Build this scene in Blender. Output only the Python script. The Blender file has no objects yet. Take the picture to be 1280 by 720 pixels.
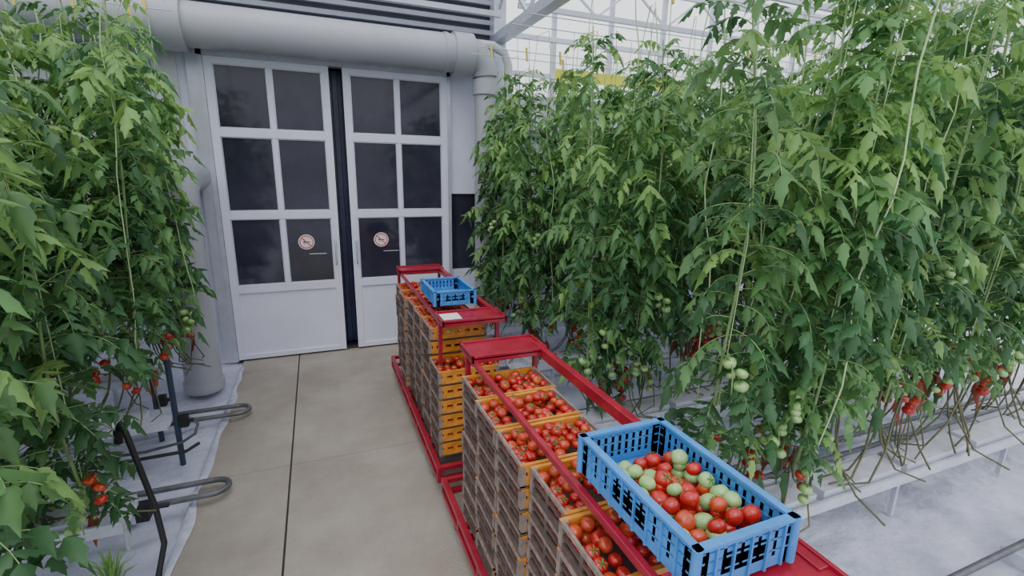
import bpy, math, random
from mathutils import Vector, Matrix, noise
random.seed(7)
S = bpy.context.scene
COL = S.collection

# ---------------------------------------------------------------- materials
def mat(name, col, rough=0.6, metal=0.0, var=0.0, scale=8.0, col2=None, bump=0.0, bscale=40.0, coat=0.0, spec=None):
    m = bpy.data.materials.new(name); m.use_nodes = True
    nt = m.node_tree; b = nt.nodes['Principled BSDF']
    b.inputs['Base Color'].default_value = (*col, 1)
    b.inputs['Roughness'].default_value = rough
    b.inputs['Metallic'].default_value = metal
    if coat: b.inputs['Coat Weight'].default_value = coat
    if spec is not None: b.inputs['Specular IOR Level'].default_value = spec
    tc = nt.nodes.new('ShaderNodeTexCoord')
    if var > 0 or col2:
        n = nt.nodes.new('ShaderNodeTexNoise'); n.inputs['Scale'].default_value = scale
        n.inputs['Detail'].default_value = 6; n.inputs['Roughness'].default_value = .65
        nt.links.new(tc.outputs['Object'], n.inputs['Vector'])
        r = nt.nodes.new('ShaderNodeValToRGB')
        c2 = col2 if col2 else tuple(c*(1-var) for c in col)
        c1 = col if col2 else tuple(min(1, c*(1+var*.5)) for c in col)
        r.color_ramp.elements[0].position = .35; r.color_ramp.elements[1].position = .65
        r.color_ramp.elements[0].color = (*c2, 1); r.color_ramp.elements[1].color = (*c1, 1)
        nt.links.new(n.outputs['Fac'], r.inputs['Fac']); nt.links.new(r.outputs['Color'], b.inputs['Base Color'])
    if bump > 0:
        n2 = nt.nodes.new('ShaderNodeTexNoise'); n2.inputs['Scale'].default_value = bscale; n2.inputs['Detail'].default_value = 4
        nt.links.new(tc.outputs['Object'], n2.inputs['Vector'])
        bp = nt.nodes.new('ShaderNodeBump'); bp.inputs['Strength'].default_value = bump; bp.inputs['Distance'].default_value = .02
        nt.links.new(n2.outputs['Fac'], bp.inputs['Height']); nt.links.new(bp.outputs['Normal'], b.inputs['Normal'])
    return m

def leafmat(name, col, trans=.32):
    m = bpy.data.materials.new(name); m.use_nodes = True
    nt = m.node_tree; b = nt.nodes['Principled BSDF']; out = nt.nodes['Material Output']
    b.inputs['Roughness'].default_value = .45; b.inputs['Specular IOR Level'].default_value = .45
    oi = nt.nodes.new('ShaderNodeObjectInfo'); geo = nt.nodes.new('ShaderNodeTexCoord')
    n = nt.nodes.new('ShaderNodeTexNoise'); n.inputs['Scale'].default_value = 9
    nt.links.new(geo.outputs['Object'], n.inputs['Vector'])
    add = nt.nodes.new('ShaderNodeMath'); add.operation = 'MULTIPLY_ADD'; add.inputs[1].default_value = .35
    nt.links.new(oi.outputs['Random'], add.inputs[0]); nt.links.new(n.outputs['Fac'], add.inputs[2])
    r = nt.nodes.new('ShaderNodeValToRGB')
    r.color_ramp.elements[0].position = .35; r.color_ramp.elements[1].position = .95
    r.color_ramp.elements[0].color = (*[c*.7 for c in col], 1); r.color_ramp.elements[1].color = (*[min(1, c*1.35) for c in col], 1)
    nt.links.new(add.outputs[0], r.inputs['Fac']); nt.links.new(r.outputs['Color'], b.inputs['Base Color'])
    t = nt.nodes.new('ShaderNodeBsdfTranslucent')
    mx = nt.nodes.new('ShaderNodeMixShader'); mx.inputs[0].default_value = trans
    hs = nt.nodes.new('ShaderNodeHueSaturation'); hs.inputs['Value'].default_value = 1.5; hs.inputs['Hue'].default_value = .485
    nt.links.new(r.outputs['Color'], hs.inputs['Color']); nt.links.new(hs.outputs['Color'], t.inputs['Color'])
    nt.links.new(b.outputs[0], mx.inputs[1]); nt.links.new(t.outputs[0], mx.inputs[2]); nt.links.new(mx.outputs[0], out.inputs['Surface'])
    return m

M = {}
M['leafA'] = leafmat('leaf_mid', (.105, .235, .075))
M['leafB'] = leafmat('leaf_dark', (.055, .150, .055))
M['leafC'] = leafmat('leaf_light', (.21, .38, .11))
M['stem'] = mat('stem_green', (.28, .42, .17), .6, var=.3)
M['stemdry'] = mat('stem_brown', (.15, .15, .08), .8, var=.3)
M['leafdry'] = mat('leaf_dry', (.24, .06, .03), .8, var=.4)
M['string'] = mat('string_pale', (.46, .62, .32), .7)
M['tred'] = mat('tomato_red', (.50, .018, .014), .24, var=.3, scale=14, coat=.25)
M['torange'] = mat('tomato_orange', (.62, .075, .025), .26, var=.35, scale=14, coat=.25)
M['tgreen'] = mat('tomato_green', (.34, .55, .20), .28, var=.2, scale=14, coat=.3)
M['calyx'] = mat('tomato_calyx', (.10, .24, .05), .6)
M['conc'] = mat('concrete', (.41, .365, .315), .72, col2=(.31, .27, .23), scale=1.8, bump=.25, bscale=60)
M['joint'] = mat('joint_dark', (.05, .045, .04), .9)
M['foil'] = mat('ground_foil', (.66, .68, .82), .33, col2=(.46, .48, .60), scale=3.5, bump=1.0, bscale=11)
M['white'] = mat('painted_white', (.78, .80, .95), .4, var=.05, scale=3)
M['alu'] = mat('aluminium', (.62, .65, .74), .35, metal=.35, var=.1)
M['pipe'] = mat('grey_pvc', (.41, .42, .47), .38, var=.06, scale=2)
M['pipelight'] = mat('light_pvc', (.6, .61, .66), .4)
M['glassdark'] = mat('dark_pane', (.020, .020, .036), .07, col2=(.05, .05, .078), scale=1.1)  # lighter noise patches paint pale reflections into the pane colour
M['dark'] = mat('dark_interior', (.012, .014, .022), .8)
M['curtain'] = mat('strip_curtain_blue', (.02, .03, .09), .3, var=.4)
M['slat'] = mat('shade_slat_grey', (.36, .38, .45), .5, var=.1)
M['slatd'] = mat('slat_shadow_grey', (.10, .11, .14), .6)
M['red'] = mat('red_enamel', (.36, .010, .035), .36, var=.25, scale=12, coat=.15)
M['taupe'] = mat('crate_taupe', (.14, .095, .08), .6, col2=(.08, .055, .05), scale=25)
M['taupel'] = mat('crate_taupe_light', (.30, .23, .20), .6, var=.4, scale=25)
M['yellow'] = mat('crate_yellow', (.72, .29, .04), .5, var=.3, scale=15)
M['blue'] = mat('crate_blue', (.07, .28, .68), .4, var=.15, scale=12)
M['rubber'] = mat('rubber_black', (.015, .015, .018), .6)
M['hosep'] = mat('post_dark_blue', (.03, .05, .09), .4)
M['railp'] = mat('pipe_rail_steel', (.17, .17, .19), .45, metal=.4, var=.3)
M['gutter'] = mat('gutter_white', (.62, .65, .75), .45, var=.15)
M['slab'] = mat('slab_foil', (.68, .70, .80), .4, var=.1, bump=.4, bscale=14)
M['stickerw'] = mat('sticker_white', (.85, .8, .82), .5)
M['stickerr'] = mat('sticker_red', (.7, .04, .05), .5)
M['litleaf'] = mat('lit_leaf_yellow', (.85, .8, .05), .5)  # yellow colour imitating light on bright leaves
M['bob'] = mat('bobbin_yellow', (.75, .6, .12), .5)
M['paper'] = mat('paper_label', (.75, .75, .75), .6)

# ---------------------------------------------------------------- mesh builder
class MB:
    def __init__(s): s.v=[]; s.f=[]; s.m=[]; s.names=[]; s.sm=[]
    def mi(s, n):
        if n not in s.names: s.names.append(n)
        return s.names.index(n)
    def add(s, vs, fs, mt, smooth=False):
        o=len(s.v); k=s.mi(mt); s.v.extend([tuple(v) for v in vs])
        for f in fs: s.f.append(tuple(i+o for i in f)); s.m.append(k); s.sm.append(smooth)
    def box(s, a, b, mt):
        x0,y0,z0=a; x1,y1,z1=b
        s.add([(x0,y0,z0),(x1,y0,z0),(x1,y1,z0),(x0,y1,z0),(x0,y0,z1),(x1,y0,z1),(x1,y1,z1),(x0,y1,z1)],
              [(0,3,2,1),(4,5,6,7),(0,1,5,4),(1,2,6,5),(2,3,7,6),(3,0,4,7)], mt)
    def bar(s, p, q, w, h, mt):
        p=Vector(p); q=Vector(q); d=(q-p).normalized(); up=Vector((0,0,1))
        if abs(d.z)>.95: up=Vector((0,1,0))
        a=d.cross(up).normalized()*w/2; b=a.cross(d).normalized()*h/2
        vs=[p-a-b,p+a-b,p+a+b,p-a+b,q-a-b,q+a-b,q+a+b,q-a+b]
        s.add(vs,[(0,3,2,1),(4,5,6,7),(0,1,5,4),(1,2,6,5),(2,3,7,6),(3,0,4,7)],mt)
    def tube(s, pts, r, mt, n=8, caps=True):
        pts=[Vector(p) for p in pts]; rs = r if isinstance(r,(list,tuple)) else [r]*len(pts)
        vs=[]; prev=None
        for i,p in enumerate(pts):
            d=(pts[min(i+1,len(pts)-1)]-pts[max(i-1,0)]).normalized()
            if prev is None:
                up=Vector((0,0,1)) if abs(d.z)<.9 else Vector((1,0,0))
                a=d.cross(up).normalized()
            else:
                a=(prev-d*prev.dot(d)).normalized()
            prev=a; b=d.cross(a)
            for k in range(n):
                t=2*math.pi*k/n; vs.append(p+(a*math.cos(t)+b*math.sin(t))*rs[i])
        fs=[]
        for i in range(len(pts)-1):
            for k in range(n):
                k2=(k+1)%n; fs.append((i*n+k,i*n+k2,(i+1)*n+k2,(i+1)*n+k))
        s.add(vs,fs,mt,True)
        if caps:
            s.add(vs[:n],[tuple(range(n))[::-1]],mt); s.add(vs[-n:],[tuple(range(n))],mt)
    def tomato(s, c, r, mt, cal=True, seg=12, ring=7, tilt=None):
        R = Matrix.Rotation(random.uniform(0,6.28),3,'Z')
        R = Matrix.Rotation(random.uniform(-.7,.7) if tilt is None else tilt,3,'X') @ R
        c=Vector(c); vs=[]; fs=[]
        for i in range(1,ring):
            th=math.pi*i/ring
            for k in range(seg):
                ph=2*math.pi*k/seg; rr=r*(1+.04*math.cos(5*ph)*math.sin(th))
                z=math.cos(th)*r*.84
                if i==1: z-=r*.04
                vs.append(c+R@Vector((rr*math.sin(th)*math.cos(ph),rr*math.sin(th)*math.sin(ph),z)))
        vs.append(c+R@Vector((0,0,r*.70))); vs.append(c+R@Vector((0,0,-r*.84)))
        nt=len(vs)-2
        for i in range(ring-2):
            for k in range(seg):
                k2=(k+1)%seg; fs.append((i*seg+k,(i+1)*seg+k,(i+1)*seg+k2,i*seg+k2))
        for k in range(seg):
            k2=(k+1)%seg; fs.append((nt,k,k2)); fs.append((nt+1,(ring-2)*seg+k2,(ring-2)*seg+k))
        s.add(vs,fs,mt,True)
        if cal:
            for k in range(5):
                a=k*1.2566
                P=lambda rr,an,z: c+R@Vector((rr*r*math.cos(an),rr*r*math.sin(an),z*r))
                s.add([P(.05,a,.78),P(.3,a-.35,.86),P(.68,a,.82),P(.3,a+.35,.86)],[(0,1,2,3)],'calyx')
            s.tube([c+R@Vector((0,0,r*.7)),c+R@Vector((r*.1,0,r*1.1))],r*.07,'calyx',4)
    def mesh(s,name):
        me=bpy.data.meshes.new(name); me.from_pydata(s.v,[],s.f)
        for n in s.names: me.materials.append(M[n])
        me.polygons.foreach_set('material_index',s.m); me.polygons.foreach_set('use_smooth',s.sm)
        me.update(); return me
    def obj(s,name,parent=None,bevel=0,loc=None):
        o=bpy.data.objects.new(name,s.mesh(name)); COL.objects.link(o)
        if parent: o.parent=parent
        if loc: o.location=loc
        if bevel:
            b=o.modifiers.new('bev','BEVEL'); b.width=bevel; b.segments=2; b.limit_method='ANGLE'
        return o
def empty(name,loc=(0,0,0)):
    e=bpy.data.objects.new(name,None); COL.objects.link(e); e.location=loc; e.empty_display_size=.1; return e
def inst(name,me,loc,parent=None,rot=(0,0,0),scl=1):
    o=bpy.data.objects.new(name,me); COL.objects.link(o); o.location=loc; o.rotation_euler=rot
    o.scale=(scl,)*3 if not isinstance(scl,tuple) else scl
    if parent: o.parent=parent
    return o

WY=5.55
# ---------------------------------------------------------------- floor
b=MB()
ys=[-3,-.4,1.45,3.30,5.15,WY]
for i in range(5):
    g=.002 if i else 0
    b.box((-.84,ys[i]+g,-.12),(-.301,ys[i+1]-.002,0),'conc'); b.box((-.289,ys[i]+g,-.12),(1.22,ys[i+1]-.002,0),'conc')
b.box((-.301,-3,-.12),(-.289,WY,-.012),'joint')
b.obj('floor')
def foil(x0,x1,y0,y1,st,nm):
    b=MB(); nx=int((x1-x0)/st); ny=int((y1-y0)/st); vs=[]; fs=[]
    for j in range(ny+1):
        for i in range(nx+1):
            x=x0+(x1-x0)*i/nx; y=y0+(y1-y0)*j/ny
            z=-.034+.028*noise.noise(Vector((x*2.2,y*4.5,0)))+.018*noise.noise(Vector((x*7,y*11,3)))
            vs.append((x,y,min(z,-.004)))
    for j in range(ny):
        for i in range(nx): a=j*(nx+1)+i; fs.append((a,a+1,a+nx+2,a+nx+1))
    b.add(vs,fs,'foil',True); b.obj(nm)
foil(-7,-.845,-3,WY,.05,'ground_foil_left'); foil(1.225,9,-3,WY,.05,'ground_foil_right')
b=MB(); vs=[];fs=[]
for j in range(90):
    y=1.2+j*.046
    e=-.80+.05*noise.noise(Vector((0,y*3,1)))
    vs+= [(-.86,y,-.02),(-.84,y,.016+.010*noise.noise(Vector((1,y*8,0)))),(e,y,.006)]
for j in range(89):
    for k in range(2): fs.append((j*3+k,j*3+k+1,j*3+k+4,j*3+k+3))
b.add(vs,fs,'foil',True); b.obj('foil_edge')

# ---------------------------------------------------------------- back wall
b=MB()
b.box((-7,WY,-.1),(-.93,WY+.08,3.12),'white')
b.box((1.44,WY,-.1),(1.46,WY+.08,3.12),'white')
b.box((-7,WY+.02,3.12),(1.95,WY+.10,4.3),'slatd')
b.box((1.44,WY,1.75),(1.95,WY+.08,3.12),'white')
b.box((1.44,WY,-.1),(1.95,WY+.08,.85),'white')
b.box((1.46,WY+.04,.85),(1.95,WY+.07,1.75),'glassdark')
for k in range(9):
    z=3.30+k*.10
    b.bar((-7,WY-.02,z),(1.95,WY-.02,z),.05,.045,'slat')
b.box((-7,WY-.07,3.08),(1.95,WY+.0,3.16),'alu')
b.bar((-7,WY-.28,3.62),(1.95,WY-.28,3.62),.06,.05,'alu')
b.bar((-7,WY-.45,3.80),(1.95,WY-.45,3.80),.05,.05,'slat')
b.box((-1.02,WY-.05,0),(-.93,WY+.0,3.1),'alu'); b.box((-1.22,WY-.03,0),(-1.10,WY,3.1),'pipelight')
# right greenhouse gable
b.box((1.95,WY,-.1),(9,WY+.05,.8),'white')
for k in range(10):
    x=1.95+k*.78; b.box((x-.02,WY,.8),(x+.03,WY+.05,4.4),'alu')
for z in (.8,1.7,2.5,3.1,3.5): b.box((1.95,WY-.01,z),(9,WY+.04,z+.05),'white')
b.box((1.95,WY+.055,.8),(9,WY+.065,2.9),'gutter')
b.obj('wall_back')
b=MB(); b.box((-1.4,WY+1.6,-.1),(2,WY+1.7,3.4),'dark'); b.box((-1.4,WY+.1,-.1),(-1.3,WY+1.6,3.4),'dark')
b.box((1.95,WY+.12,-.1),(2.05,WY+1.6,3.4),'dark'); b.box((-1.4,WY+.12,3.3),(2,WY+1.7,3.4),'dark'); b.box((-1.4,WY+.1,-.12),(2,WY+1.7,-.0),'dark')
b.obj('wall_annex')
b=MB()
for k in range(5):
    b.bar((.15+k*.055,WY+.16+.01*(k%2),.03),(.15+k*.055,WY+.16+.01*(k%2),3.0),.05,.006,'curtain')
b.obj('strip_curtain')

def door(nm,x0,x1,y,sx,sz):
    b=MB(); H=3.0; t=.05; w=x1-x0
    b.box((x0,y-t,.02),(x0+.07,y,H),'white'); b.box((x1-.07,y-t,.02),(x1,y,H),'white')
    for za,zb in ((.02,.07),(.74,.82),(1.50,1.58),(2.29,2.37),(2.94,3.0)):
        b.box((x0+.07,y-t,za),(x1-.07,y,zb),'white')
    xm=(x0+x1)/2
    b.box((xm-.022,y-t+.004,.82),(xm+.022,y-.004,2.94),'white')
    b.box((x0+.07,y-t+.018,.07),(x1-.07,y-.01,.74),'white')
    b.box((x0+.07,y-.028,.82),(x1-.07,y-.02,2.94),'glassdark')
    for xa,xb in ((x0+.07,xm-.022),(xm+.022,x1-.07)):
        for za,zb in ((.82,1.50),(1.58,2.29),(2.37,2.94)):
            g=.010
            b.box((xa,y-t+.012,za),(xa+g,y-.02,zb),'alu'); b.box((xb-g,y-t+.012,za),(xb,y-.02,zb),'alu')
            b.box((xa,y-t+.012,za),(xb,y-.02,za+g),'alu'); b.box((xa,y-t+.012,zb-g),(xb,y-.02,zb),'alu')
    n=24
    def disc(r,yy,mt,r0=0):
        vs=[];fs=[]
        for k in range(n):
            a=2*math.pi*k/n; vs+= [(sx+r*math.cos(a),yy,sz+r*math.sin(a)),(sx+r0*math.cos(a),yy,sz+r0*math.sin(a))]
        for k in range(n): k2=(k+1)%n; fs.append((2*k,2*k2,2*k2+1,2*k+1))
        b.add(vs,fs,mt)
    disc(.080,y-.031,'stickerw'); disc(.070,y-.033,'stickerr',.060)
    b.bar((sx-.043,y-.034,sz+.043),(sx+.043,y-.034,sz-.043),.003,.009,'stickerr')
    b.bar((sx-.02,y-.033,sz-.03),(sx-.02,y-.033,sz+.035),.003,.009,'rubber')
    b.bar((sx-.035,y-.033,sz+.0),(sx+.035,y-.033,sz+.0),.003,.008,'rubber')
    b.bar((sx+.02,y-.031,sz-.13),(sx+.19,y-.031,sz-.13),.003,.008,'alu')
    return b
d=door('door_1',-.88,.2,WY-.02,-.13,1.25); d.tube([(.155,WY-.08,1.0),(.155,WY-.11,1.02),(.155,WY-.11,1.25),(.155,WY-.08,1.27)],.01,'alu'); d.obj('door_1',bevel=.003)
d=door('door_2',.33,1.41,WY-.02,.64,1.25); d.tube([(.37,WY-.08,1.0),(.37,WY-.11,1.02),(.37,WY-.11,1.25),(.37,WY-.08,1.27)],.01,'alu'); d.obj('door_2',bevel=.003)
b=MB(); b.box((-.93,WY-.06,0),(-.885,WY+.05,3.08),'alu'); b.box((1.412,WY-.06,0),(1.45,WY+.05,3.08),'alu'); b.box((-.93,WY-.06,3.005),(1.45,WY+.05,3.07),'alu')
b.box((-.88,WY-.03,-.0),(1.41,WY+.05,.012),'joint')
b.obj('trim_1')

# ---------------------------------------------------------------- ducts
b=MB(); py=5.2; pz=3.18
b.tube([(-7,py,pz),(-1.0,py,pz)],.195,'pipe',28); b.tube([(-1.12,py,pz),(-.93,py,pz)],.22,'pipe',28)
b.tube([(-.95,py,pz),(1.55,py,pz)],.18,'pipe',28); b.tube([(1.40,py,pz),(1.60,py,pz)],.205,'pipe',28); b.tube([(1.30,py,pz),(1.34,py,pz)],.19,'pipe',28)
el=[(1.55+.2*math.sin(a),py,pz-.2+.2*math.cos(a)) for a in [i*math.pi/2/8 for i in range(9)]]
b.tube(el,[.18-.006*i for i in range(9)],'pipe',28)
b.tube([(1.75,py,pz-.2),(1.75,py,0)],.105,'pipe',24); b.tube([(1.75,py,2.95),(1.75,py,2.80)],.13,'pipe',24)
b.tube([(1.62,py+.02,3.30),(1.85,py+.02,3.30),(1.97,py,3.24),(2.02,py,3.12),(2.02,py,2.2),(2.02,py,.0)],.045,'pipelight',14)
b.obj('ventilation_duct')
b=MB(); b.tube([(-1.08,4.86,0),(-1.08,4.86,1.7),(-1.08,4.90,1.82),(-1.08,5.02,1.90),(-1.08,5.2,1.92),(-1.08,WY-.06,1.92)],.150,'pipe',28); b.tube([(-1.08,4.86,.02),(-1.08,4.86,.10)],.165,'pipe',28)
b.obj('downpipe')

# ---------------------------------------------------------------- roof structure
b=MB()
for k in range(17):
    x=-6.5+k*.95; b.bar((x,-3,4.35),(x,WY,4.35),.04,.06,'alu')
for y in (-2,.2,2.4,4.4,5.5): b.bar((-7,y,4.25),(9,y,4.25),.07,.1,'alu')
b.obj('ceiling')
b=MB()
b.bar((1.98,-3,3.42),(1.98,WY,3.42),.12,.09,'alu'); b.bar((1.98,-3,3.95),(1.98,WY,3.95),.06,.06,'white')
for k in range(7):
    y=-2+k*1.1; b.bar((1.98,y,3.45),(1.98,y+.55,3.95),.03,.03,'alu'); b.bar((1.98,y+.55,3.95),(1.98,y+1.1,3.45),.03,.03,'alu')
b.box((1.92,WY-.16,0),(2.06,WY-.02,4.2),'alu')
b.obj('roof_truss')
b=MB()
for y in (4.9,3.7,2.5,):
    b.bar((2,y,3.62),(9,y,3.62),.04,.05,'alu'); b.bar((2,y,3.95),(9,y,3.95),.035,.035,'white')
    for k in range(8):
        x=2+k*.9; b.bar((x,y,3.62),(x+.45,y,3.95),.02,.02,'white'); b.bar((x+.45,y,3.95),(x+.9,y,3.62),.02,.02,'white')
b.obj('lattice_girder')

# ---------------------------------------------------------------- tomato plants
def leaflet(b,p,d,L,W,mt,droop):
    d=d.normalized(); up=Vector((0,0,1))
    sd=d.cross(up)
    if sd.length<.2: sd=Vector((random.uniform(-1,1),random.uniform(-1,1),0))
    sd.normalize(); sd=(sd+up*random.uniform(-.9,.9)).normalized(); nn=sd.cross(d).normalized()
    ss=[0,.14,.34,.42,.62,.70,1.0]; ww=[.04,.62,1.0,.66,.80,.42,0]
    mid=[];l=[];r=[]
    for s_,w in zip(ss,ww):
        c=p+d*(L*s_)-up*(droop*L*s_*s_)
        mid.append(c); o=sd*(W*w*.5); dn=-nn*(W*w*.28); fw=-d*(L*.03*w)
        l.append(c+o+dn+fw); r.append(c-o+dn+fw)
    vs=mid+l+r; n=len(ss); fs=[]
    for i in range(n-1):
        fs.append((i,i+1,n+i+1,n+i)); fs.append((i+1,i,2*n+i,2*n+i+1))
    b.add(vs,fs,mt,True)
def compound(b,p,d,L,mt,curl):
    d=d.normalized(); up=Vector((0,0,1)); n=7; pts=[p.copy()]; cur=p.copy(); dd=d.copy(); dirs=[dd.copy()]
    tw=Vector((random.uniform(-1,1),random.uniform(-1,1),0))*.07
    for i in range(n):
        cur=cur+dd*(L/n); dd=(dd-up*curl*(.08+.045*i)+tw).normalized(); pts.append(cur.copy()); dirs.append(dd.copy())
    b.tube(pts,[.0030*(1-.09*i) for i in range(n+1)],'stem',3,False)
    roll=random.uniform(-.8,.8)
    for i in range(2,n+1):
        ls=L*(.30 if i%2==0 else .18)*random.uniform(.7,1.25)
        if i==n: leaflet(b,pts[i],dirs[i],L*.34,L*.22,mt,.35); continue
        sd=dirs[i].cross(up)
        if sd.length<.1: sd=Vector((1,0,0))
        sd.normalize(); sd=(sd*math.cos(roll)+dirs[i].cross(sd)*math.sin(roll)).normalized()
        for sg in (-1,1):
            leaflet(b,pts[i],(sd*sg+dirs[i]*random.uniform(.2,.8)+up*random.uniform(-.45,.25)),ls,ls*random.uniform(.55,.75),mt,random.uniform(.2,.8))
def truss(b,p,ang,kind):
    o=Vector((math.cos(ang),math.sin(ang),0)); q=p+o*random.uniform(.08,.15)
    pts=[p,(p+q)/2+Vector((0,0,.02)),q,q+o*.02-Vector((0,0,.06)),q+o*.02-Vector((0,0,.15))]
    b.tube(pts,.003,'stem',4,False)
    for k in range(random.choice([4,5,6])):
        c=pts[2]+Vector((random.choice([-1,1])*.026,random.uniform(-.03,.03),-.005-.029*k))
        t={'g':'tgreen','r':random.choice(['tred','tred','torange']),'m':random.choice(['tgreen','torange','tgreen','tred'])}[kind]
        b.tomato(c,random.uniform(.023,.030),t,True,10,6)
def plant(seed,z0,z1,nleaf,kinds,zg=.42,spread=1.0):
    random.seed(seed); b=MB()
    ph=random.uniform(0,6); st=[]
    def sp(z): return Vector((.03*math.sin(z*3+ph),.03*math.cos(z*2.3+ph),z))
    zz=z0-.1
    while zz<z1+.05: st.append(sp(zz)); zz+=.12
    b.tube(st,[.0075*(1-.5*i/len(st)) for i in range(len(st))],'stem',6,False)
    b.tube([sp(z0),sp((z0+z1)/2)+Vector((.01,0,0)),Vector((0,0,3.12))],.0025,'string',4,False)
    a0=random.uniform(0,6.28); o=Vector((math.cos(a0),math.sin(a0),0))
    st=[o*(.16+.02*math.sin(k*.9+ph))+Vector((.012*math.sin(k*1.7),.012*math.cos(k*1.3),z0+.15+(z1+.15-z0)*k/14)) for k in range(15)]
    b.tube(st+[Vector((0,0,3.12))+o*.06],[.0035]*15+[.002],'string',4,False)
    for j in range(4):
        q=random.uniform(.08,.32)*random.choice([-1,1]); s0=sp(z0-.1)+Vector((random.uniform(-.06,.06),random.uniform(-.05,.05),.08)); h=s0.z-zg; yy=random.uniform(-.08,.08)
        b.tube([s0,s0+Vector((q*.05,0,-h*.3)),s0+Vector((q*.18,yy*.5,-h*.62)),s0+Vector((q*.5,yy,-h*.92)),Vector((s0.x+q,yy,zg-.01))],random.uniform(.0035,.006),'stemdry',5,False)
    a=random.uniform(0,6)
    for i in range(nleaf):
        f=i/nleaf; z=z0+(z1-z0)*f+random.uniform(-.04,.04); a+=2.4+random.uniform(-.6,.6)
        L=random.uniform(.17,.31)*spread*(1.0 if f<.8 else 1.0-(f-.8)*2.2)*(.8 if f<.1 else 1)
        d=Vector((math.cos(a),math.sin(a),random.uniform(-.1,.7)+(.6 if f>.85 else 0)))
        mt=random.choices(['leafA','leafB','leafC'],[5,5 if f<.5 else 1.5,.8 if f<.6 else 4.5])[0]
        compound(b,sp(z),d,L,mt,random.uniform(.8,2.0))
    for k,kd in enumerate(kinds):
        z=z0-.08+.12*k+random.uniform(0,.08)
        if kd=='G': z=random.uniform(z0+.3,z0+.9); kd='g'
        truss(b,sp(z),random.uniform(0,6.28),kd)
    for k in range(4):
        if random.random()<.6: leaflet(b,sp(z0-.06)+Vector((random.uniform(-.12,.12),random.uniform(-.1,.1),-.05)),Vector((random.uniform(-1,1),random.uniform(-1,1),-1.2)),.10,.06,random.choice(['leafdry','leafdry','leafB']),.8)
    return b.mesh('tomato_plant_mesh')
V_R=[plant(11+i,.97,2.88,72,k) for i,k in enumerate([['r','g','G'],['r','m','g','G'],['m','g','G'],['m','g','g','G'],['r','m','G']])]
V_RE=[plant(71+i,z,2.84,84,k) for i,(z,k) in enumerate([(.68,['r','m','g','G','G']),(.74,['m','g','G']),(.80,['r','g','G'])])]
V_L=[plant(31+i,.82,2.98,84,k,spread=1.12) for i,k in enumerate([['r','g','G'],['m','g','r'],['r','m','g'],['m','r']])]
V_N=[plant(51+i,.54,2.8,90,k,spread=1.12) for i,k in enumerate([['m','g','r'],['r','g','G'],['g','m','r']])]

def row(y,x0,x1,var,sp,seed,zg=.36,ends=None,goff=.12,bob=1.0):
    random.seed(seed); e=empty('tomato_plant_row',(x0,y,0)); sg=1 if x1>x0 else -1
    n=int(abs(x1-x0)/sp)
    for i in range(n):
        s2=1 if i%2 else -1
        lean=s2*.05
        o=inst('tomato_plant_%d'%(i+1),random.choice(ends if ends and i<4 else var),(sg*(i*sp+random.uniform(-.04,.04)),s2*.05,0),e,
             (-lean*1.2,random.uniform(-.02,.02),random.uniform(0,6.28)),1)
        o.scale=(1.03,1.03,random.uniform(.94,1.03))
    b=MB(); L=abs(x1-x0)
    def X(t): return sg*t
    for a,c in (((-.1,zg-.05),(.1,zg-.035)),((-.11,zg-.05),(-.095,zg+.01)),((.095,zg-.05),(.11,zg+.01))):
        xa,xb=sorted((X(-goff),X(L))); b.box((xa,a[0],a[1]),(xb,c[0],c[1]),'gutter')
    k=max(0,-goff)
    while k<L-.7:
        xa,xb=sorted((X(k+.02),X(k+.66))); b.box((xa,-.07,zg-.035),(xb,.07,zg+.03),'slab')
        k+=.7
    k=.3+max(0,-goff)
    while k<L:
        b.bar((X(k),0,-.02),(X(k),0,zg-.05),.025,.025,'alu'); k+=1.2
    b.obj('growing_gutter',e)
    b=MB()
    for dy in (-.14,.14): b.tube([(X(-.1),dy,3.12),(X(L),dy,3.12)],.004,'alu',4)
    for i in range(n):
        if random.random()>bob: continue
        x=X(i*sp); dy=.14 if i%2 else -.14
        b.bar((x,dy,3.16),(x+.01,dy,3.04),.016,.016,'bob')
    b.obj('support_wires',e)
    return e
for i,y in enumerate((4.72,3.66,2.58,1.5)):
    row(y,1.60+(.06 if i==3 else 0),6.6,V_R,.18,100+i,.36,V_RE,bob=.15)
row(4.44,-1.0,-4.6,V_L,.16,201,goff=-.30); row(3.60,-1.14,-4.4,V_L,.17,202); row(2.58,-1.08,-3.6,V_N,.16,203); row(1.5,-.98,-2.4,V_N,.17,204)

b=MB(); b.box((2.5,5.02,2.98),(4.3,5.026,3.10),'litleaf'); b.obj('yellow_lit_leaf_strip')  # added yellow strip, stands in for brightly lit leaves above the row

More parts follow.
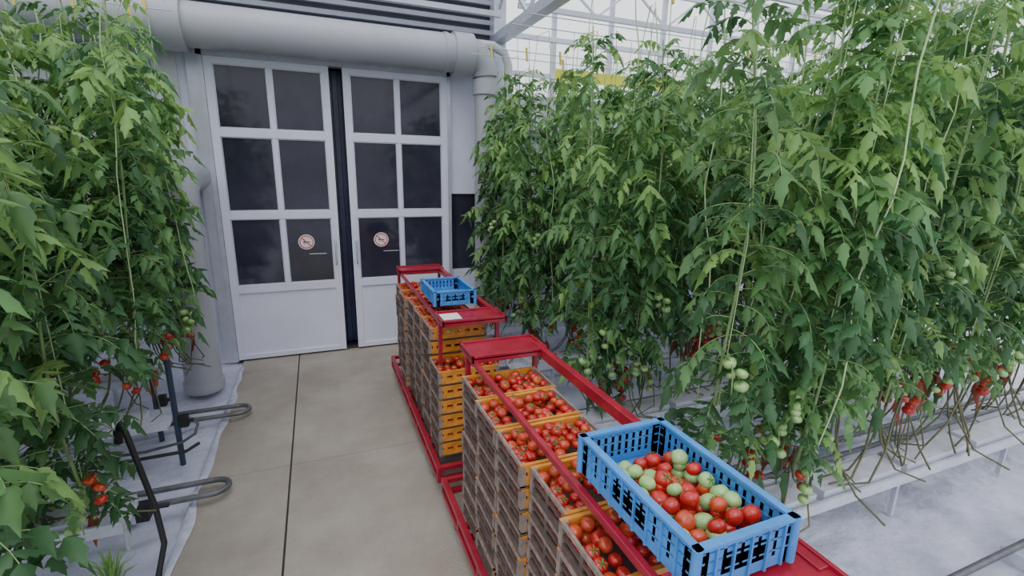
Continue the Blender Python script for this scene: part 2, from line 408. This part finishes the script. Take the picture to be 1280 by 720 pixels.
# ---------------------------------------------------------------- rail loops, posts, hoses
def loop(y,xe,xf,nm):
    b=MB(); sg=1 if xf>xe else -1; w=.075; z=.06
    pts=[(xf,y-w,z),(xe+sg*.10,y-w,z)]
    for i in range(9):
        a=math.pi*i/8; pts.append((xe+sg*.08-sg*.08*math.sin(a),y-w*math.cos(a),z))
    pts+=[(xe+sg*.10,y+w,z),(xf,y+w,z)]
    b.tube(pts,.018,'railp',10)
    for k in range(5):
        x=xe+sg*(.45+k*.8); b.box((min(x,x+.03*sg),y-.12,-.01),(max(x,x+.03*sg),y+.12,.045),'alu')
    b.obj(nm)
for y in (2.05,3.12,4.19): loop(y,-.64,-4.5,'heating_pipe_rail')
for y in (.95,2.05,3.12,4.19): loop(y,1.32,6.5,'heating_pipe_rail')
def hyd(x,y,h):
    b=MB(); b.tube([(x,y,-.03),(x,y,h)],.018,'hosep',10); b.tube([(x,y,h-.01),(x,y,h+.03)],.026,'rubber',10)
    b.tube([(x,y,.30),(x+.1,y,.30)],.014,'rubber',8); b.box((x+.02,y-.025,.26),(x+.07,y+.025,.34),'rubber')
    b.tube([(x+.1,y,.30),(x+.12,y,.26),(x+.10,y-.02,.2),(x+.02,y-.02,.15),(x-.2,y-.02,.12),(x-.6,y,.12)],.010,'railp',8)
    b.tube([(x-.5,y-.08,.10),(x+.05,y-.08,.11),(x+.12,y-.03,.13)],.012,'rubber',8)
    b.obj('irrigation_standpipe')
hyd(-1.0,3.62,.80); hyd(-1.22,4.02,.60)
b=MB()
b.tube([(-1.02,2.78,.70),(-1.0,2.76,.74),(-.98,2.75,.69),(-.94,2.72,.50),(-.89,2.68,.28),(-.86,2.62,.10),(-.87,2.5,.0),(-.9,2.35,.0)],.014,'rubber',10)
b.tube([(-1.35,2.72,.72),(-1.2,2.74,.76),(-1.08,2.78,.76),(-1.02,2.78,.70)],.014,'pipelight',10)
b.tube([(-1.02,2.78,.70),(-1.03,2.79,.62)],.02,'rubber',10)
b.tube([(-1.08,2.8,-.02),(-1.08,2.8,.45)],.011,'pipelight',8)
b.tube([(-1.5,2.84,.14),(-1.1,2.84,.15),(-.98,2.86,.17),(-.90,2.90,.14)],.014,'rubber',8); b.box((-1.03,2.81,.12),(-.97,2.88,.21),'rubber')
b.obj('drain_hose')
b=MB(); random.seed(5)
b.tube([(-1.0,2.38,-.02),(-1.0,2.38,.10)],[.05,.065],'white',16)
for i in range(70):
    a=random.uniform(0,6.28); r=random.uniform(.03,.11); h=random.uniform(.08,.2); c=Vector((-1.0,2.38,.09)); o=Vector((math.cos(a),math.sin(a),0)); s=Vector((-o.y,o.x,0))*.004
    b.add([c-s,c+s,c+o*r*.5+Vector((0,0,h*.8))+s,c+o*r*.5+Vector((0,0,h*.8))-s,c+o*r+Vector((0,0,h))],[(0,1,2,3),(3,2,4)],'leafC')
b.obj('potted_grass')

# ---------------------------------------------------------------- crates
CX,CY,CH=.40,.262,.098
def crate(seed,full=True):
    random.seed(seed); b=MB(); x,y,h=CX,CY,CH; t=.010
    b.box((0,0,.004),(x,y,.012),'taupe')
    for cx in (0,x-.022):
        for cy in (0,y-.022): b.box((cx,cy,0),(cx+.022,cy+.022,h-.003),'taupel')
    for cx in (.001,x-t-.001):
        b.box((cx,.022,h-.018),(cx+t,y-.022,h-.003),'taupel'); b.box((cx,.022,.006),(cx+t,y-.022,.024),'taupe'); b.box((cx+.001,.022,.046),(cx+t,y-.022,.056),'taupe')
        b.box((cx+.002,y/2-.010,.01),(cx+t-.002,y/2+.010,h-.008),'taupe')
    for cy in (.001,y-t-.001):
        b.box((.022,cy,h-.034),(x-.022,cy+t,h-.004),'yellow'); b.box((.022,cy,.006),(x-.022,cy+t,.046),'yellow')
        for k in range(0,6): b.box((.03+k*.062,cy+.001,.04),(.055+k*.062,cy+t-.001,h-.03),'yellow')
        b.box((.0,cy-.002,h-.012),(x,cy+t+.002,h-.003),'yellow')
    r=.0245
    for lay in range(2):
        for i in range(8):
            for j in range(5):
                if lay==0 and 0<i<7 and 0<j<4: continue
                if lay==1 and full and random.random()<.12: continue
                hp=.010*(1-abs(i-3.5)/3.5)+.006*noise.noise(Vector((i*.6,j*.6,seed*3.1))) if lay else 0
                jit=.009 if lay else .004
                c=(.034+i*.0475+random.uniform(-jit,jit)*(0 if i in(0,7) else 1),.036+j*.0475+random.uniform(-jit,jit)*(0 if j in (0,4) else 1),.034+lay*.036+random.uniform(-.006,.008)*lay+hp)
                b.tomato(c,r*random.uniform(.84,1.10),random.choices(['tred','torange','tgreen'],[8,3,.2])[0],lay==1 and random.random()<.6,12,7)
    if full:
        for k in range(7):
            b.tomato((random.uniform(.06,x-.06),random.uniform(.06,y-.06),.105+random.uniform(-.004,.004)),r*random.uniform(.9,1.05),random.choice(['tred','tred','torange']),True,12,7,random.uniform(-1.5,1.5))
    return b.mesh('harvest_crate_mesh')
CRT=[crate(1),crate(2),crate(3)]; CR=[crate(4,False),crate(5,False),crate(6,False)]
def stack(x,y,n,z0,seed):
    random.seed(seed); e=empty('tomato_crate_stack',(x,y,z0))
    for k in range(n):
        inst('crate_%d'%(k+1),random.choice(CRT if k==n-1 else CR),(random.uniform(-.007,.007),random.uniform(-.002,.002),k*(CH+.001)),e,(0,0,random.uniform(-.008,.008)))
    return e
ZB=.2035
for i in range(5): stack(.615+random.uniform(-.016,.016),.83+i*.274,8,ZB,300+i)
for i,n in enumerate((6,8,8,8,8,8)): stack(.615+random.uniform(-.014,.014),2.72+i*.28,n,ZB,320+i)

def trolley(y0,y1,tray_y,tray2_y,ztop=1.10):
    e=empty('harvest_trolley',(.58,y0,0)); b=MB()
    L=y1-y0
    x0,x1=0,.50
    for z in (.105,.185):
        for x in (x0+.015,x1-.015): b.bar((x,0,z),(x,L,z),.03,.035,'red')
        for k in range(6):
            yy=.015+(L-.03)*k/5; b.bar((x0+.03,yy,z),(x1-.03,yy,z),.03,.03,'red')
    for k in range(7):
        yy=.015+(L-.03)*k/6
        for x in (x0+.015,x1-.015): b.bar((x,yy,.11),(x,yy,.18),.028,.028,'red')
    for yy in (tray_y-y0,tray2_y-y0):
        for x in (.09,.475): b.bar((x,yy,.18),(x,yy,ztop-.012),.026,.026,'red')
        b.bar((.09,yy,.65),(.475,yy,.65),.022,.022,'red')
    ya,yb=sorted((tray_y-y0,tray2_y-y0))
    b.bar((.475,ya,ztop-.02),(.475,yb,ztop-.02),.036,.050,'red')
    b.bar((.10,ya,ztop-.035),(.10,yb,ztop-.035),.022,.026,'red')
    b.obj('frame',e,bevel=.003)
    b=MB()
    for ty in (tray_y-y0,tray2_y-y0):
        a,c=ty-.11,ty+.12
        b.box((.08,a,ztop-.012),(.50,c,ztop-.002),'red')
        b.box((.08,a,ztop-.03),(.50,a+.012,ztop+.010),'red'); b.box((.08,c-.012,ztop-.03),(.50,c,ztop+.010),'red')
        b.box((.08,a,ztop-.03),(.092,c,ztop+.010),'red'); b.box((.488,a,ztop-.03),(.50,c,ztop+.010),'red')
    b.obj('tray',e,bevel=.002)
    b=MB()
    for yy in (.22,L-.22):
        for x in (.04,.46):
            b.tube([(x-.016,yy,.05),(x+.016,yy,.05)],.05,'rubber',20); b.tube([(x-.02,yy,.05),(x+.02,yy,.05)],.018,'alu',12)
            b.bar((x-.024,yy,.05),(x-.024,yy,.10),.005,.03,'red'); b.bar((x+.024,yy,.05),(x+.024,yy,.10),.005,.03,'red')
    b.obj('wheels',e)
trolley(.42,2.52,2.25,.60); trolley(2.62,4.62,2.86,4.50)

def bluecrate(nm,x,y,z,lx,ly,h,fill,rz=0,seed=1):
    random.seed(seed); e=empty(nm,(x,y,z)); e.rotation_euler=(0,0,rz); b=MB(); t=.007
    b.box((.01,.01,0),(lx-.01,ly-.01,.006),'blue')
    def wall(p,q,inn):
        p=Vector(p);q=Vector(q);d=(q-p).normalized();L=(q-p).length; n=Vector(inn)
        def seg(a,c,z0,z1,th=t,off=0):
            A=p+d*a+n*off; B=p+d*c+n*off; C=n*th
            vs=[A+Vector((0,0,z0)),B+Vector((0,0,z0)),B+C+Vector((0,0,z0)),A+C+Vector((0,0,z0)),A+Vector((0,0,z1)),B+Vector((0,0,z1)),B+C+Vector((0,0,z1)),A+C+Vector((0,0,z1))]
            b.add(vs,[(0,3,2,1),(4,5,6,7),(0,1,5,4),(1,2,6,5),(2,3,7,6),(3,0,4,7)],'blue')
        seg(0,L,0,.042); seg(0,L,.047,h-.050); seg(0,L,h-.044,h-.024); seg(-.006,L+.006,h-.008,h,.022,-.008); seg(0,L,h-.020,h-.004)
        nn=int(L/.026)
        for k in range(nn+1):
            a=k*(L-.010)/nn; seg(a,a+.010,.03,h-.02)
            if k%2==0: seg(a,a+.006,0,h-.008,.006,-.006)
        seg(L*.5-.07,L*.5+.07,.03,h-.036,t*.6)
        for c in (0,L-.035): seg(c,c+.035,0,h-.004)
    wall((0,0,0),(lx,0,0),(0,1,0)); wall((0,ly,0),(lx,ly,0),(0,-1,0)); wall((0,0,0),(0,ly,0),(1,0,0)); wall((lx,0,0),(lx,ly,0),(-1,0,0))
    for cx in (0,lx):
        for cy in (0,ly): b.tube([(cx,cy,.0),(cx,cy,h)],.012,'blue',10)
    b.obj('crate_shell',e)
    if fill:
        b=MB(); r=.0245
        for lay in range(3):
            for i in range(5):
                for j in range(8):
                    if lay==2 and (random.random()<.35 or j in (0,7)): continue
                    jt=.009 if lay else .004
                    c=(.034+i*.0535+random.uniform(-jt,jt)*(0 if i in (0,4) else 1),.037+j*.0490+random.uniform(-jt,jt),.028+lay*.023+random.uniform(-.006,.006))
                    g=noise.noise(Vector((i*.55,j*.45,seed)))*9
                    b.tomato(c,r*random.uniform(.84,1.12),random.choices(['tred','torange','tgreen'],[6,1.2,max(1,4.5+g)])[0],random.random()<.5,16,9,random.uniform(-1.3,1.3))
        b.obj('tomatoes',e)
bluecrate('blue_produce_crate',.695,.645,1.111,.292,.485,.122,True,0,4)
bluecrate('blue_produce_crate',.70,3.12,1.103,.285,.44,.10,False,0,5)
b=MB(); b.box((.68,2.80,1.100),(.80,2.93,1.104),'paper'); b.obj('paper_label')

# ---------------------------------------------------------------- light
w=bpy.data.worlds.new('World'); S.world=w; w.use_nodes=True
nt=w.node_tree; bg=nt.nodes['Background']
tc=nt.nodes.new('ShaderNodeTexCoord'); sp=nt.nodes.new('ShaderNodeSeparateXYZ'); cr=nt.nodes.new('ShaderNodeValToRGB')
cr.color_ramp.elements[0].color=(.38,.41,.46,1); cr.color_ramp.elements[0].position=.0
cr.color_ramp.elements[1].color=(.92,.95,1,1); cr.color_ramp.elements[1].position=.26
nt.links.new(tc.outputs['Generated'],sp.inputs[0]); nt.links.new(sp.outputs['Z'],cr.inputs['Fac']); nt.links.new(cr.outputs[0],bg.inputs['Color'])
bg.inputs['Strength'].default_value=1.85
sl=bpy.data.lights.new('overcast_sun','SUN'); sl.energy=1.0; sl.angle=math.radians(40); sl.color=(1,.98,.95)
so=bpy.data.objects.new('overcast_sun',sl); COL.objects.link(so); so.rotation_euler=(math.radians(28),math.radians(-12),0)

# ---------------------------------------------------------------- camera
psi=math.atan(.405); th=math.radians(13.5)
F=Vector((math.sin(psi)*math.cos(th),math.cos(psi)*math.cos(th),-math.sin(th))); R=Vector((math.cos(psi),-math.sin(psi),0)); U=R.cross(F)
ro=math.radians(1.0); R2=R*math.cos(ro)+U*math.sin(ro); U2=U*math.cos(ro)-R*math.sin(ro)
cam=bpy.data.cameras.new('camera'); cam.sensor_width=36; cam.lens=600/1280*36; cam.clip_start=.05
co=bpy.data.objects.new('camera',cam); COL.objects.link(co)
mw=Matrix((R2,U2,-F)).transposed().to_4x4(); mw.translation=Vector((0,0,2.0)); co.matrix_world=mw
S.camera=co
